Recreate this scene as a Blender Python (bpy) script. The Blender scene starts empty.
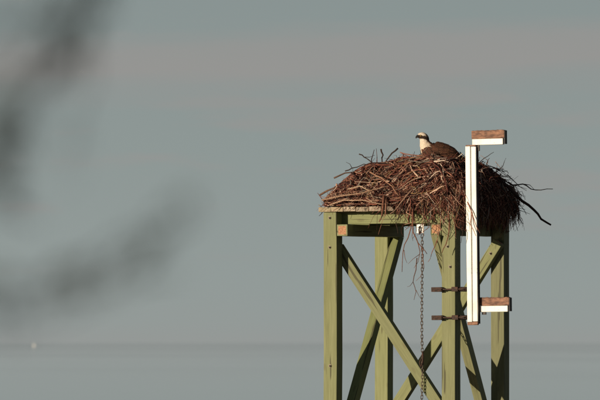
import bpy, bmesh, math, random
from mathutils import Vector, Matrix, noise
R = math.radians
SC = bpy.context.scene
COL = SC.collection

# ------------------------------------------------------------------ camera
S = 0.011 / 60.0            # radians per photograph pixel
HZ = 343.0                  # photograph row of the sea horizon
CAMZ = 4.0
cam_d = bpy.data.cameras.new('camera')
cam = bpy.data.objects.new('camera', cam_d)
COL.objects.link(cam)
cam.location = (0, 0, CAMZ)
cam.rotation_euler = (math.pi / 2 + (HZ - 200) * S, 0, 0)
cam_d.sensor_width = 36.0
cam_d.lens = 36.0 / (600 * S)
cam_d.clip_start = 0.2
cam_d.clip_end = 120000
cam_d.dof.use_dof = True
cam_d.dof.focus_distance = 59.6
cam_d.dof.aperture_fstop = 5.6
SC.camera = cam

# ------------------------------------------------------------------ light
SUN_AZ, SUN_EL = 48.0, 8.5          # degrees to the left of straight behind the camera, elevation
to_sun = Vector((-math.sin(R(SUN_AZ)) * math.cos(R(SUN_EL)), -math.cos(R(SUN_AZ)) * math.cos(R(SUN_EL)), math.sin(R(SUN_EL))))
sun_d = bpy.data.lights.new('sun', 'SUN')
sun_d.energy = 5.0
sun_d.angle = R(0.5)
sun_d.color = (1.0, 0.82, 0.60)
sun = bpy.data.objects.new('sun', sun_d)
COL.objects.link(sun)
sun.rotation_euler = to_sun.to_track_quat('Z', 'Y').to_euler()
sun.location = (-20, -20, 30)

SKY_STRENGTH = 0.05
w = bpy.data.worlds.new('World')
SC.world = w
w.use_nodes = True
nt = w.node_tree
nt.nodes.clear()
def N(tree, t, **kw):
    n = tree.nodes.new(t)
    for k, v in kw.items():
        setattr(n, k, v)
    return n
def math_node(tree, op, a, b=None, c=None, clamp=False):
    n = N(tree, 'ShaderNodeMath', operation=op, use_clamp=clamp)
    for i, v in enumerate((a, b, c)):
        if v is None:
            continue
        if isinstance(v, (int, float)):
            n.inputs[i].default_value = v
        else:
            tree.links.new(v, n.inputs[i])
    return n.outputs[0]
def mix_col(tree, fac, a, b, blend='MIX'):
    n = N(tree, 'ShaderNodeMix', data_type='RGBA', blend_type=blend)
    for sock, v in ((n.inputs[0], fac), (n.inputs[6], a), (n.inputs[7], b)):
        if isinstance(v, (int, float)):
            sock.default_value = v
        elif isinstance(v, (tuple, list)):
            sock.default_value = (*v[:3], 1)
        else:
            tree.links.new(v, sock)
    return n.outputs[2]
def ramp(tree, fac, stops, interp='LINEAR'):
    n = N(tree, 'ShaderNodeValToRGB')
    n.color_ramp.interpolation = interp
    el = n.color_ramp.elements
    while len(el) < len(stops):
        el.new(0.5)
    for e, (p, c) in zip(el, stops):
        e.position = p
        e.color = (*c, 1) if isinstance(c, (tuple, list)) else (c, c, c, 1)
    tree.links.new(fac, n.inputs[0])
    return n.outputs[0]

out = N(nt, 'ShaderNodeOutputWorld')
bg = N(nt, 'ShaderNodeBackground')
bg.inputs[1].default_value = SKY_STRENGTH
sky = N(nt, 'ShaderNodeTexSky', sky_type='NISHITA')
sky.sun_disc = False
sky.sun_elevation = R(SUN_EL)
sky.sun_rotation = R(180 + SUN_AZ)
sky.air_density = 1.0
sky.dust_density = 2.0
sky.ozone_density = 1.0
# thin cloud layers drawn out along the horizon, all round the sky
tc = N(nt, 'ShaderNodeTexCoord')
mp = N(nt, 'ShaderNodeMapping')
mp.inputs['Scale'].default_value = (16, 16, 130)
mp.inputs['Location'].default_value = (3.1, 0.4, 0.62)
nt.links.new(tc.outputs['Generated'], mp.inputs[0])
nz = N(nt, 'ShaderNodeTexNoise')
nz.inputs['Scale'].default_value = 1.0
nz.inputs['Detail'].default_value = 6
nz.inputs['Roughness'].default_value = 0.6
nt.links.new(mp.outputs[0], nz.inputs[0])
sep = N(nt, 'ShaderNodeSeparateXYZ')
nt.links.new(tc.outputs['Generated'], sep.inputs[0])
EL = sep.outputs[2]
# even haze over the low sky, thinning upwards
haze_c = ramp(nt, EL, [(0.0, (0.299, 0.316, 0.306)), (0.0008, (0.297, 0.318, 0.308)), (0.004, (0.292, 0.323, 0.313)), (0.012, (0.288, 0.326, 0.316)), (0.035, (0.270, 0.312, 0.303)), (0.064, (0.250, 0.294, 0.290)), (0.2, (0.09, 0.115, 0.13)), (1.0, (0.035, 0.048, 0.06))])
haze_f = ramp(nt, EL, [(0.0, 1), (0.075, 1), (0.22, 0.85), (0.6, 0.75), (1, 0.7)])
# a long even bank about three degrees up, its edges ragged by the noise, and fainter streaks below it
zz = math_node(nt, 'ADD', EL, math_node(nt, 'MULTIPLY', math_node(nt, 'SUBTRACT', nz.outputs[0], 0.5), 0.011))
zz = math_node(nt, 'ADD', zz, math_node(nt, 'MULTIPLY', sep.outputs[0], -0.025))
bank = ramp(nt, zz, [(0.0, 0), (0.0462, 0), (0.0480, 0.9), (0.0545, 0.9), (0.0558, 0.0), (1, 0)])
strat = ramp(nt, nz.outputs[0], [(0.0, 0), (0.535, 0), (0.63, 0.6), (1, 0.7)])
mask = math_node(nt, 'MAXIMUM', bank, strat)
mask = math_node(nt, 'MULTIPLY', mask, ramp(nt, EL, [(0, 0.0), (0.010, 0.1), (0.022, 0.75), (0.12, 0.9), (0.3, 0.2), (1, 0.1)]))
CLOUD = (0.318, 0.300, 0.288)
inv = 1.0 / SKY_STRENGTH
def lift(c):
    n = N(nt, 'ShaderNodeVectorMath', operation='SCALE')
    nt.links.new(c, n.inputs[0])
    n.inputs['Scale'].default_value = inv
    return n.outputs[0]
col = mix_col(nt, haze_f, sky.outputs[0], lift(haze_c))
col = mix_col(nt, mask, col, tuple(c * inv for c in CLOUD))
nt.links.new(col, bg.inputs[0])
nt.links.new(bg.outputs[0], out.inputs[0])

SC.view_settings.view_transform = 'Standard'
SC.view_settings.look = 'None'
SC.view_settings.exposure = 0.0
SC.view_settings.gamma = 1.0
SC.view_settings.use_curve_mapping = False
SC.render.engine = 'CYCLES'

# ------------------------------------------------------------------ helpers
def P(px, py, Y=60.0):
    "photograph position at distance Y"
    return Vector(((px - 300) * S * Y, Y, CAMZ + (HZ - py) * S * Y))
def tag(o, label=None, cat=None, group=None, kind=None):
    for k, v in (('label', label), ('category', cat), ('group', group), ('kind', kind)):
        if v:
            o[k] = v
    return o
def link(name, me, parent=None, mat=None):
    o = bpy.data.objects.new(name, me)
    COL.objects.link(o)
    if parent:
        o.parent = parent
    if mat and me is not None:
        for m in (mat if isinstance(mat, (list, tuple)) else [mat]):
            me.materials.append(m)
    return o
def empty(name, loc, rz=0):
    o = bpy.data.objects.new(name, None)
    COL.objects.link(o)
    o.location = loc
    o.rotation_euler = (0, 0, rz)
    o.empty_display_size = 0.1
    return o
def bm_mesh(name, bm, smooth=False):
    me = bpy.data.meshes.new(name)
    bm.to_mesh(me)
    bm.free()
    if smooth:
        for p in me.polygons:
            p.use_smooth = True
    return me
def box_bm(sx, sy, sz, bev=0.004, seg=2, cuts=0, rnd=None, wob=0.0):
    "box centred on the origin; long axis Z may be cut and warped a little"
    bm = bmesh.new()
    bmesh.ops.create_cube(bm, size=1.0, matrix=Matrix.Diagonal((sx, sy, sz, 1)))
    if bev:
        bmesh.ops.bevel(bm, geom=bm.edges[:], offset=bev, segments=seg, profile=0.6, affect='EDGES')
    if cuts:
        for i in range(1, cuts):
            z = -sz / 2 + sz * i / cuts
            bmesh.ops.bisect_plane(bm, geom=bm.verts[:] + bm.edges[:] + bm.faces[:], plane_co=(0, 0, z), plane_no=(0, 0, 1))
        o = rnd.random() * 50
        for v in bm.verts:
            n = noise.noise_vector(Vector((o, o * 0.3, v.co.z * 1.3)))
            n2 = noise.noise_vector(v.co * 9 + Vector((o, 0, 0)))
            v.co.x += n.x * wob + n2.x * wob * 0.25
            v.co.y += n.y * wob + n2.y * wob * 0.25
    return bm
def sweep(V, F, pts, rads, sides=4, cap=True, rot=0.0):
    "tube through pts added to the lists V, F; returns vertices added"
    n = len(pts)
    b0 = len(V)
    up = Vector((0.31, 0.22, 0.93))
    for i, p in enumerate(pts):
        t = (pts[min(i + 1, n - 1)] - pts[max(i - 1, 0)]).normalized()
        a = t.cross(up)
        if a.length < 1e-4:
            a = t.cross(Vector((1, 0, 0)))
        a.normalize()
        b = t.cross(a)
        for k in range(sides):
            an = rot + 2 * math.pi * k / sides
            V.append(tuple(p + (a * math.cos(an) + b * math.sin(an)) * rads[i]))
    for i in range(n - 1):
        for k in range(sides):
            k2 = (k + 1) % sides
            F.append((b0 + i * sides + k, b0 + i * sides + k2, b0 + (i + 1) * sides + k2, b0 + (i + 1) * sides + k))
    if cap:
        F.append(tuple(b0 + k for k in range(sides))[::-1])
        F.append(tuple(b0 + (n - 1) * sides + k for k in range(sides)))
    return len(V) - b0
def mesh_vf(name, V, F, cols=None, smooth=True):
    me = bpy.data.meshes.new(name)
    me.from_pydata(V, [], F)
    me.update()
    if smooth:
        me.polygons.foreach_set('use_smooth', [True] * len(me.polygons))
    if cols is not None:
        at = me.color_attributes.new('tint', 'FLOAT_COLOR', 'POINT')
        flat = []
        for c in cols:
            flat += [c[0], c[1], c[2], 1.0]
        at.data.foreach_set('color', flat)
    return me

# ------------------------------------------------------------------ materials
def new_mat(name):
    m = bpy.data.materials.new(name)
    m.use_nodes = True
    t = m.node_tree
    b = t.nodes['Principled BSDF']
    return m, t, b
def mat_timber(name, cols, rough=0.75, scale=(30, 30, 1.6), guano=0.0):
    m, t, b = new_mat(name)
    tcn = N(t, 'ShaderNodeTexCoord')
    info = N(t, 'ShaderNodeObjectInfo')
    off = N(t, 'ShaderNodeVectorMath', operation='ADD')
    t.links.new(tcn.outputs['Object'], off.inputs[0])
    sc_ = N(t, 'ShaderNodeVectorMath', operation='SCALE')
    sc_.inputs[0].default_value = (7.1, 3.3, 11.7)
    t.links.new(info.outputs['Random'], sc_.inputs['Scale'])
    t.links.new(sc_.outputs[0], off.inputs[1])
    mpn = N(t, 'ShaderNodeMapping')
    mpn.inputs['Scale'].default_value = scale
    t.links.new(off.outputs[0], mpn.inputs[0])
    g = N(t, 'ShaderNodeTexNoise')
    g.inputs['Scale'].default_value = 1.6
    g.inputs['Detail'].default_value = 6
    g.inputs['Roughness'].default_value = 0.65
    g.inputs['Distortion'].default_value = 0.4
    t.links.new(mpn.outputs[0], g.inputs[0])
    big = N(t, 'ShaderNodeTexNoise')
    big.inputs['Scale'].default_value = 2.2
    big.inputs['Detail'].default_value = 4
    t.links.new(off.outputs[0], big.inputs[0])
    c = ramp(t, g.outputs[0], [(0.25, cols[0]), (0.45, cols[1]), (0.58, cols[2]), (0.75, cols[3])])
    c = mix_col(t, math_node(t, 'MULTIPLY', ramp(t, big.outputs[0], [(0.35, 0), (0.7, 1)]), 0.45), c, cols[4])
    v = math_node(t, 'MULTIPLY_ADD', info.outputs['Random'], 0.30, 0.80)
    hv = N(t, 'ShaderNodeHueSaturation')
    t.links.new(v, hv.inputs['Value'])
    wn = N(t, 'ShaderNodeTexWhiteNoise', noise_dimensions='1D')
    t.links.new(info.outputs['Random'], wn.inputs['W'])
    t.links.new(math_node(t, 'MULTIPLY_ADD', wn.outputs[0], 0.024, 0.488), hv.inputs['Hue'])
    t.links.new(math_node(t, 'MULTIPLY_ADD', wn.outputs[0], 0.3, 0.82), hv.inputs['Saturation'])
    t.links.new(c, hv.inputs['Color'])
    c = hv.outputs[0]
    # knots
    vor = N(t, 'ShaderNodeTexVoronoi', feature='F1')
    mk = N(t, 'ShaderNodeMapping')
    mk.inputs['Scale'].default_value = (9, 9, 3.2)
    t.links.new(off.outputs[0], mk.inputs[0])
    t.links.new(mk.outputs[0], vor.inputs[0])
    vor.inputs['Scale'].default_value = 1.0
    kn = ramp(t, vor.outputs[0], [(0.0, 1), (0.11, 0.8), (0.17, 0), (1, 0)])
    c = mix_col(t, math_node(t, 'MULTIPLY', kn, 0.4), c, (0.10, 0.08, 0.035))
    # drying checks: narrow dark cracks along the grain
    ck = N(t, 'ShaderNodeTexNoise')
    ck.inputs['Scale'].default_value = 1.0
    ck.inputs['Detail'].default_value = 2
    mc = N(t, 'ShaderNodeMapping')
    mc.inputs['Scale'].default_value = (26, 26, 0.9)
    t.links.new(off.outputs[0], mc.inputs[0])
    t.links.new(mc.outputs[0], ck.inputs[0])
    crack = ramp(t, ck.outputs[0], [(0.0, 0), (0.335, 1), (0.345, 1), (0.36, 0), (1, 0)])
    c = mix_col(t, math_node(t, 'MULTIPLY', crack, 0.75), c, (0.035, 0.03, 0.015))
    if guano:
        sp = N(t, 'ShaderNodeTexNoise')
        sp.inputs['Scale'].default_value = 22
        sp.inputs['Detail'].default_value = 4
        ms = N(t, 'ShaderNodeMapping')
        ms.inputs['Scale'].default_value = (1, 1, 0.35)
        t.links.new(off.outputs[0], ms.inputs[0])
        t.links.new(ms.outputs[0], sp.inputs[0])
        c = mix_col(t, math_node(t, 'MULTIPLY', ramp(t, sp.outputs[0], [(0.62, 0), (0.70, 1)]), guano), c, (0.62, 0.6, 0.52))
    t.links.new(c, b.inputs['Base Color'])
    b.inputs['Roughness'].default_value = rough
    bp = N(t, 'ShaderNodeBump')
    bp.inputs['Strength'].default_value = 0.5
    bp.inputs['Distance'].default_value = 0.004
    h = math_node(t, 'SUBTRACT', g.outputs[0], math_node(t, 'MULTIPLY', crack, 0.9))
    t.links.new(h, bp.inputs['Height'])
    t.links.new(bp.outputs[0], b.inputs['Normal'])
    return m
def mat_noise(name, c1, c2, scale=20, rough=0.7, metal=0.0, c3=None, bump=0.3, lo=0.4, hi=0.65, stretch=(1, 1, 1)):
    m, t, b = new_mat(name)
    tcn = N(t, 'ShaderNodeTexCoord')
    mpn = N(t, 'ShaderNodeMapping')
    mpn.inputs['Scale'].default_value = stretch
    t.links.new(tcn.outputs['Object'], mpn.inputs[0])
    g = N(t, 'ShaderNodeTexNoise')
    g.inputs['Scale'].default_value = scale
    g.inputs['Detail'].default_value = 7
    g.inputs['Roughness'].default_value = 0.65
    t.links.new(mpn.outputs[0], g.inputs[0])
    c = ramp(t, g.outputs[0], [(lo, c1), (hi, c2)] + ([(min(hi + 0.1, 1), c3)] if c3 else []))
    t.links.new(c, b.inputs['Base Color'])
    b.inputs['Roughness'].default_value = rough
    b.inputs['Metallic'].default_value = metal
    bp = N(t, 'ShaderNodeBump')
    bp.inputs['Strength'].default_value = bump
    bp.inputs['Distance'].default_value = 0.004
    t.links.new(g.outputs[0], bp.inputs['Height'])
    t.links.new(bp.outputs[0], b.inputs['Normal'])
    return m
def mat_tint(name, rough=0.85, scale=60, var=0.5):
    "colour from the per-piece tint attribute, broken up by noise"
    m, t, b = new_mat(name)
    at = N(t, 'ShaderNodeAttribute', attribute_name='tint')
    tcn = N(t, 'ShaderNodeTexCoord')
    g = N(t, 'ShaderNodeTexNoise')
    g.inputs['Scale'].default_value = scale
    g.inputs['Detail'].default_value = 4
    t.links.new(tcn.outputs['Object'], g.inputs[0])
    f = ramp(t, g.outputs[0], [(0.3, 1 - var), (0.7, 1 + var * 0.4)])
    t.links.new(mix_col(t, 1.0, at.outputs['Color'], f, 'MULTIPLY'), b.inputs['Base Color'])
    b.inputs['Roughness'].default_value = rough
    b.inputs['Specular IOR Level'].default_value = 0.2
    return m

M_POST = mat_timber('treated_pine', [(0.140, 0.150, 0.068), (0.185, 0.198, 0.090), (0.215, 0.230, 0.110), (0.26, 0.268, 0.142), (0.185, 0.210, 0.102)])
M_DECK = mat_timber('weathered_board', [(0.16, 0.13, 0.08), (0.30, 0.24, 0.16), (0.40, 0.34, 0.24), (0.5, 0.44, 0.33), (0.33, 0.25, 0.18)], guano=0.5)
M_END = mat_noise('end_grain', (0.30, 0.13, 0.06), (0.52, 0.29, 0.15), scale=60, c3=(0.42, 0.34, 0.2), stretch=(1, 1, 0.2))
M_WHITE = mat_noise('white_paint', (0.60, 0.58, 0.53), (0.85, 0.84, 0.81), scale=9, rough=0.5, bump=0.15, lo=0.25, hi=0.5, stretch=(1, 1, 0.35))
t = M_WHITE.node_tree
b = t.nodes['Principled BSDF']
old = b.inputs['Base Color'].links[0].from_socket
tcw = N(t, 'ShaderNodeTexCoord')
mw = N(t, 'ShaderNodeMapping')
mw.inputs['Scale'].default_value = (40, 40, 5)
t.links.new(tcw.outputs['Object'], mw.inputs[0])
gw = N(t, 'ShaderNodeTexNoise')
gw.inputs['Scale'].default_value = 1.0
gw.inputs['Detail'].default_value = 6
gw.inputs['Roughness'].default_value = 0.7
t.links.new(mw.outputs[0], gw.inputs[0])
c_ = mix_col(t, math_node(t, 'MULTIPLY', ramp(t, gw.outputs[0], [(0.58, 0), (0.74, 1)]), 0.75), old, (0.30, 0.20, 0.12))
chip = N(t, 'ShaderNodeTexNoise')
chip.inputs['Scale'].default_value = 55
chip.inputs['Detail'].default_value = 3
t.links.new(tcw.outputs['Object'], chip.inputs[0])
c_ = mix_col(t, ramp(t, chip.outputs[0], [(0.70, 0), (0.72, 0.85)]), c_, (0.16, 0.10, 0.07))
t.links.new(c_, b.inputs['Base Color'])
M_BROWN = mat_noise('weathered_brown_timber', (0.10, 0.045, 0.028), (0.33, 0.165, 0.10), scale=34, c3=(0.45, 0.30, 0.22), stretch=(0.35, 1, 1), bump=0.8)
M_RUST = mat_noise('rusted_steel', (0.018, 0.012, 0.010), (0.085, 0.038, 0.025), scale=45, rough=0.8, bump=0.6)
M_DARK = mat_noise('black_steel', (0.012, 0.012, 0.013), (0.045, 0.03, 0.024), scale=35, rough=0.6, bump=0.4)
M_GALV = mat_noise('galvanised_steel', (0.28, 0.27, 0.25), (0.5, 0.49, 0.46), scale=50, rough=0.45, metal=0.6, bump=0.2)
M_BOLT = mat_noise('weathered_bolt', (0.10, 0.085, 0.06), (0.32, 0.29, 0.22), scale=80, rough=0.6, metal=0.3, bump=0.3)
M_CHAIN = mat_noise('chain_steel', (0.05, 0.04, 0.035), (0.22, 0.17, 0.14), scale=60, rough=0.6, metal=0.5, bump=0.4)
M_TWIG = mat_tint('stick_bark', var=0.45)
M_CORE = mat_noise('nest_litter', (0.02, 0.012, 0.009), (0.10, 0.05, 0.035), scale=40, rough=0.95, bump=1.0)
M_PLUM = mat_tint('plumage', rough=0.8, scale=90, var=0.30)
M_BARK = mat_noise('grey_bark', (0.02, 0.018, 0.016), (0.06, 0.052, 0.046), scale=30, rough=0.95, bump=0.8)
M_LEAF = mat_noise('dull_leaf', (0.014, 0.024, 0.020), (0.030, 0.046, 0.042), scale=12, rough=0.7, bump=0.1)

# ------------------------------------------------------------------ sea and bank
m, t, b = new_mat('sea_water')
b.inputs['Base Color'].default_value = (0.16, 0.11, 0.09, 1)
tcs = N(t, 'ShaderNodeTexCoord')
mps = N(t, 'ShaderNodeMapping')
mps.inputs['Scale'].default_value = (0.004, 0.0022, 1)
t.links.new(tcs.outputs['Object'], mps.inputs[0])
gs = N(t, 'ShaderNodeTexNoise')
gs.inputs['Scale'].default_value = 1.0
gs.inputs['Detail'].default_value = 5
t.links.new(mps.outputs[0], gs.inputs[0])
t.links.new(ramp(t, gs.outputs[0], [(0.3, 0.010), (0.75, 0.045)]), b.inputs['Roughness'])
b.inputs['IOR'].default_value = 1.33
tcn = N(t, 'ShaderNodeTexCoord')
hsum = None
for sc_, amp in ((0.012, 0.004), (0.11, 0.0012), (0.9, 0.0006)):
    g = N(t, 'ShaderNodeTexNoise')
    g.inputs['Scale'].default_value = sc_
    g.inputs['Detail'].default_value = 4
    t.links.new(tcn.outputs['Object'], g.inputs[0])
    v = math_node(t, 'MULTIPLY', g.outputs[0], amp)
    hsum = v if hsum is None else math_node(t, 'ADD', hsum, v)
bp = N(t, 'ShaderNodeBump')
bp.inputs['Strength'].default_value = 1.0
bp.inputs['Distance'].default_value = 1.0
t.links.new(hsum, bp.inputs['Height'])
t.links.new(bp.outputs[0], b.inputs['Normal'])
M_SEA = m
bm = bmesh.new()
ringr = [60, 400, 2000, 9000, 30000, 80000]
c0 = bm.verts.new((0, 0, 0))
prev = None
for r in ringr:
    ring = [bm.verts.new((r * math.cos(2 * math.pi * k / 48), r * math.sin(2 * math.pi * k / 48), 0)) for k in range(48)]
    for k in range(48):
        if prev is None:
            bm.faces.new((c0, ring[k], ring[(k + 1) % 48]))
        else:
            bm.faces.new((prev[k], ring[k], ring[(k + 1) % 48], prev[(k + 1) % 48]))
    prev = ring
sea = link('sea', bm_mesh('sea', bm), mat=M_SEA)
tag(sea, 'calm grey sea running out to the soft horizon', kind='structure')

M_GRD = mat_noise('grassy_earth', (0.05, 0.045, 0.025), (0.10, 0.10, 0.045), scale=1.5, rough=0.95, bump=1.0)
bm = bmesh.new()
nx, ny = 40, 30
gv = []
for j in range(ny + 1):
    row = []
    for i in range(nx + 1):
        x = -40 + 80 * i / nx
        y = -35 + 55 * j / ny
        edge = max(0, (y - 6) / 8) + max(0, (abs(x) - 30) / 6) + max(0, (-y - 27) / 5)
        z = 2.4 - 3.4 * min(1, edge) ** 1.3 + 0.12 * noise.noise(Vector((x * 0.35, y * 0.35, 0)))
        row.append(bm.verts.new((x, y, z)))
    gv.append(row)
for j in range(ny):
    for i in range(nx):
        bm.faces.new((gv[j][i], gv[j][i + 1], gv[j + 1][i + 1], gv[j + 1][i]))
gr = link('shore_bank', bm_mesh('shore_bank', bm, True), mat=M_GRD)
tag(gr, 'low grassy bank on the shore', kind='structure')

# ------------------------------------------------------------------ nest tower
TH = R(24.3)
CX, CY = (417 - 300) * 0.011, 60.0
ZD = CAMZ + (HZ - 208) * 0.011         # top of the deck
def zz_(py):
    return CAMZ + (HZ - py) * 0.011
tower = empty('nest_tower', (CX, CY, 0), -TH)
tag(tower, 'square tower of greenish treated timber posts and diagonal braces under the stick nest', 'tower')
rnd = random.Random(5)
H = 0.700
PW = 0.158
def timber(name, parent, p0, p1, wx, wy, mat, side=None, bev=0.006, cuts=8, wob=0.004, ends=None):
    "squared timber from p0 to p1 in parent space, local Z along it; side = direction of local X"
    p0, p1 = Vector(p0), Vector(p1)
    L = (p1 - p0).length
    bm = box_bm(wx, wy, L, bev, 2, cuts, rnd, wob)
    if ends:
        ef = [f for f in bm.faces if abs(f.normal.z) > 0.95 and abs(f.calc_center_median().z) > L / 2 - 8e-3 and f.calc_area() > 0.3 * wx * wy]
        bmesh.ops.inset_individual(bm, faces=ef, thickness=0.010)
        for f in ef:
            f.material_index = 1
    o = link(name, bm_mesh(name, bm), parent, [mat, ends] if ends else mat)
    z = (p1 - p0).normalized()
    x = Vector(side) if side else Vector((1, 0, 0))
    x = (x - z * x.dot(z)).normalized()
    y = z.cross(x)
    o.matrix_local = Matrix.Translation((p0 + p1) / 2) @ Matrix((x, y, z)).transposed().to_4x4()
    return o
ztop = ZD - 0.057
posts = []
for (a, bb) in ((-H, -H), (H, -H), (-H, H), (H, H)):
    posts.append(timber('post', tower, (a, bb, -2.0), (a, bb, ztop), PW, PW, M_POST, cuts=14, wob=0.005, bev=0.009))
inner = H - PW / 2
# joists running front to back along the inner side of the posts
for s in (-1, 1):
    a = s * (inner - 0.065 - 0.002)
    timber('joist', tower, (a, -H - PW / 2 - 0.004, zz_(231)), (a, H + PW / 2 + 0.01, zz_(231) + 0.012), 0.128, 0.128, M_POST, ends=M_END, bev=0.01)
# cross beams lying on the joists, behind the front posts and before the rear ones
for bb in (-inner + 0.047, 0.0, inner - 0.047):
    timber('cross_beam', tower, (-0.77, bb, zz_(219.05)), (0.77, bb, zz_(219.05)), 0.127, 0.088, M_POST, side=(0, 0, 1), ends=M_END)
# deck boards, front to back, gaps between
nb = 11
bw = 1.66 / nb
for i in range(nb):
    a = -0.83 + bw * (i + 0.5)
    e0 = rnd.uniform(-0.012, 0.012)
    e1 = rnd.uniform(-0.015, 0.015)
    timber('deck_board', tower, (a, -0.81 + e0, ZD - 0.026 + rnd.uniform(-.003, .003)), (a, 0.81 + e1, ZD - 0.026), bw - 0.007, 0.052, M_DECK, bev=0.004, cuts=5, wob=0.003)
# diagonal braces
BR = 0.118
sl = 1.43
def brace(p0, p1, side, zcut=None):
    o = timber('brace', tower, p0, p1, 0.098, BR, M_POST, side=side, ends=M_END, cuts=6)
    if zcut:
        bm = bmesh.new()
        bm.from_mesh(o.data)
        inv_ = o.matrix_basis.inverted()
        co = inv_ @ Vector((0, 0, zcut))
        no = (inv_.to_3x3() @ Vector((0, 0, 1))).normalized()
        r_ = bmesh.ops.bisect_plane(bm, geom=bm.verts[:] + bm.edges[:] + bm.faces[:], plane_co=co, plane_no=no, clear_outer=True)
        ed = [e for e in r_['geom_cut'] if isinstance(e, bmesh.types.BMEdge)]
        bmesh.ops.contextual_create(bm, geom=ed)
        bm.to_mesh(o.data)
        bm.free()
    return o
fb = -inner + 0.051
brace((-0.70, fb, 4.473 + sl * (-0.295 + 0.70)), (0.76, fb, 4.473 - sl * (0.295 + 0.76)), (0, 1, 0))
bb = inner - 0.051
brace((0.745, bb, 4.1375 + 1.47 * (0.745 - 0.081)), (-0.76, bb, 4.1375 - 1.47 * (0.76 + 0.081)), (0, 1, 0))
la = -inner + 0.052
ZC = zz_(231) - 0.0635
brace((la, 0.90, 5.075 + 1.47 * 0.19), (la, -0.76, 5.075 - 1.47 * 1.47), (1, 0, 0), ZC + 0.0115)
brace((-la, -0.90, 5.075 + 1.47 * 0.19), (-la, 0.76, 5.075 - 1.47 * 1.47), (1, 0, 0), ZC)
# bolts with washers through the posts
def bolt_mesh():
    bm = bmesh.new()
    bmesh.ops.create_cone(bm, cap_ends=True, segments=16, radius1=0.019, radius2=0.018, depth=0.006, matrix=Matrix.Translation((0, 0, 0.003)))
    bmesh.ops.create_cone(bm, cap_ends=True, segments=6, radius1=0.0135, radius2=0.0125, depth=0.014, matrix=Matrix.Translation((0, 0, 0.013)))
    bmesh.ops.create_cone(bm, cap_ends=True, segments=8, radius1=0.007, radius2=0.006, depth=0.014, matrix=Matrix.Translation((0, 0, 0.026)))
    return bm_mesh('bolt', bm)
BOLT = bolt_mesh()
BOLT.materials.append(M_BOLT)
def bolt(loc, nrm):
    o = link('bolt', BOLT, tower)
    q = Vector(nrm).to_track_quat('Z', 'Y')
    o.rotation_mode = 'QUATERNION'
    o.rotation_quaternion = q
    o.location = loc
f = -H - PW / 2 + 0.001
for a in (-H - 0.005, H - 0.01):
    for py in (218.7, 248):
        bolt((a, f, zz_(py)), (0, -1, 0))
bolt((H + 0.02, f, zz_(268)), (0, -1, 0))
for bz in (5.0, 3.55):
    bolt((-H, f, bz - 1.25), (0, -1, 0))
for (a, z) in ((-H + 0.0, 4.95),):
    pass
bolt((0.66, bb - 0.051, 4.1375 + 1.47 * (0.66 - 0.081)), (0, -1, 0))
bolt((-H + 0.0, inner - 0.001, 4.3), (0, -1, 0))
for s in (-1, 1):
    for b_ in (-H, H):
        bolt((s * (H + PW / 2 - 0.001), b_, zz_(231)), (s, 0, 0))

# ------------------------------------------------------------------ nest
NEST = empty('stick_nest', (CX, CY, ZD), -TH)
tag(NEST, 'large untidy nest of brown sticks heaped on the timber tower', 'nest')
NA, NB, NH = 0.87, 0.85, 0.518
def sstep(a, b, x):
    x = max(0.0, min(1.0, (x - a) / (b - a)))
    return x * x * (3 - 2 * x)
CT, ST = math.cos(TH), math.sin(TH)
def nr(a, b_):
    p_ = 5.0
    return (abs(a / NA) ** p_ + abs(b_ / NB) ** p_) ** (1 / p_)
def nh(a, b_):
    r = nr(a, b_)
    if r >= 1:
        return 0.0
    x = (a * CT + b_ * ST) / 1.05           # -1 .. 1 across the view of the front
    x = min(1.0, max(-1.0, x))
    k = sstep(-0.35, 0.75, x)
    r = max(r, min(1.0, abs(x)) if x < 0 else r)
    r = min(r, 1.0)
    e1 = 2.0 * (1 - k) + 5.2 * k
    e2 = 0.85 * (1 - k) + 0.6 * k
    h = (NH + 0.068 * (1 - k)) * (1 - r ** e1) ** e2
    h -= 0.07 * math.exp(-(r / 0.38) ** 2)
    h += 0.05 * noise.noise(Vector((a * 4, b_ * 4, 1.7))) + 0.02 * noise.noise(Vector((a * 11, b_ * 11, 4.7)))
    return max(0.0, h)
def nnorm(a, b_):
    e = 0.02
    dx = (nh(a + e, b_) - nh(a - e, b_)) / (2 * e)
    dy = (nh(a, b_ + e) - nh(a, b_ - e)) / (2 * e)
    n = Vector((-dx, -dy, 1))
    return n.normalized()
# core of litter, wholly covered by sticks
V, F = [], []
NR_, NS = 18, 64
V.append((0, 0, nh(0, 0) - 0.05))
for i in range(1, NR_ + 1):
    rr = (i / NR_) ** 0.7
    for k in range(NS):
        an = 2 * math.pi * k / NS
        ca, sa = math.cos(an), math.sin(an)
        q = 1.0 / nr(ca, sa)
        a, b_ = ca * q * rr * 0.93, sa * q * rr * 0.93
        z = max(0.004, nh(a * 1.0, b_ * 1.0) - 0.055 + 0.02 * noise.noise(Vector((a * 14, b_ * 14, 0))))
        if i == NR_:
            z = 0.004
        V.append((a, b_, z))
for k in range(NS):
    F.append((0, 1 + k, 1 + (k + 1) % NS))
for i in range(NR_ - 1):
    for k in range(NS):
        k2 = (k + 1) % NS
        F.append((1 + i * NS + k, 1 + (i + 1) * NS + k, 1 + (i + 1) * NS + k2, 1 + i * NS + k2))
F.append(tuple(1 + (NR_ - 1) * NS + k for k in range(NS))[::-1])
core = link('nest_litter', mesh_vf('nest_litter', V, F), NEST, M_CORE)

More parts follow.
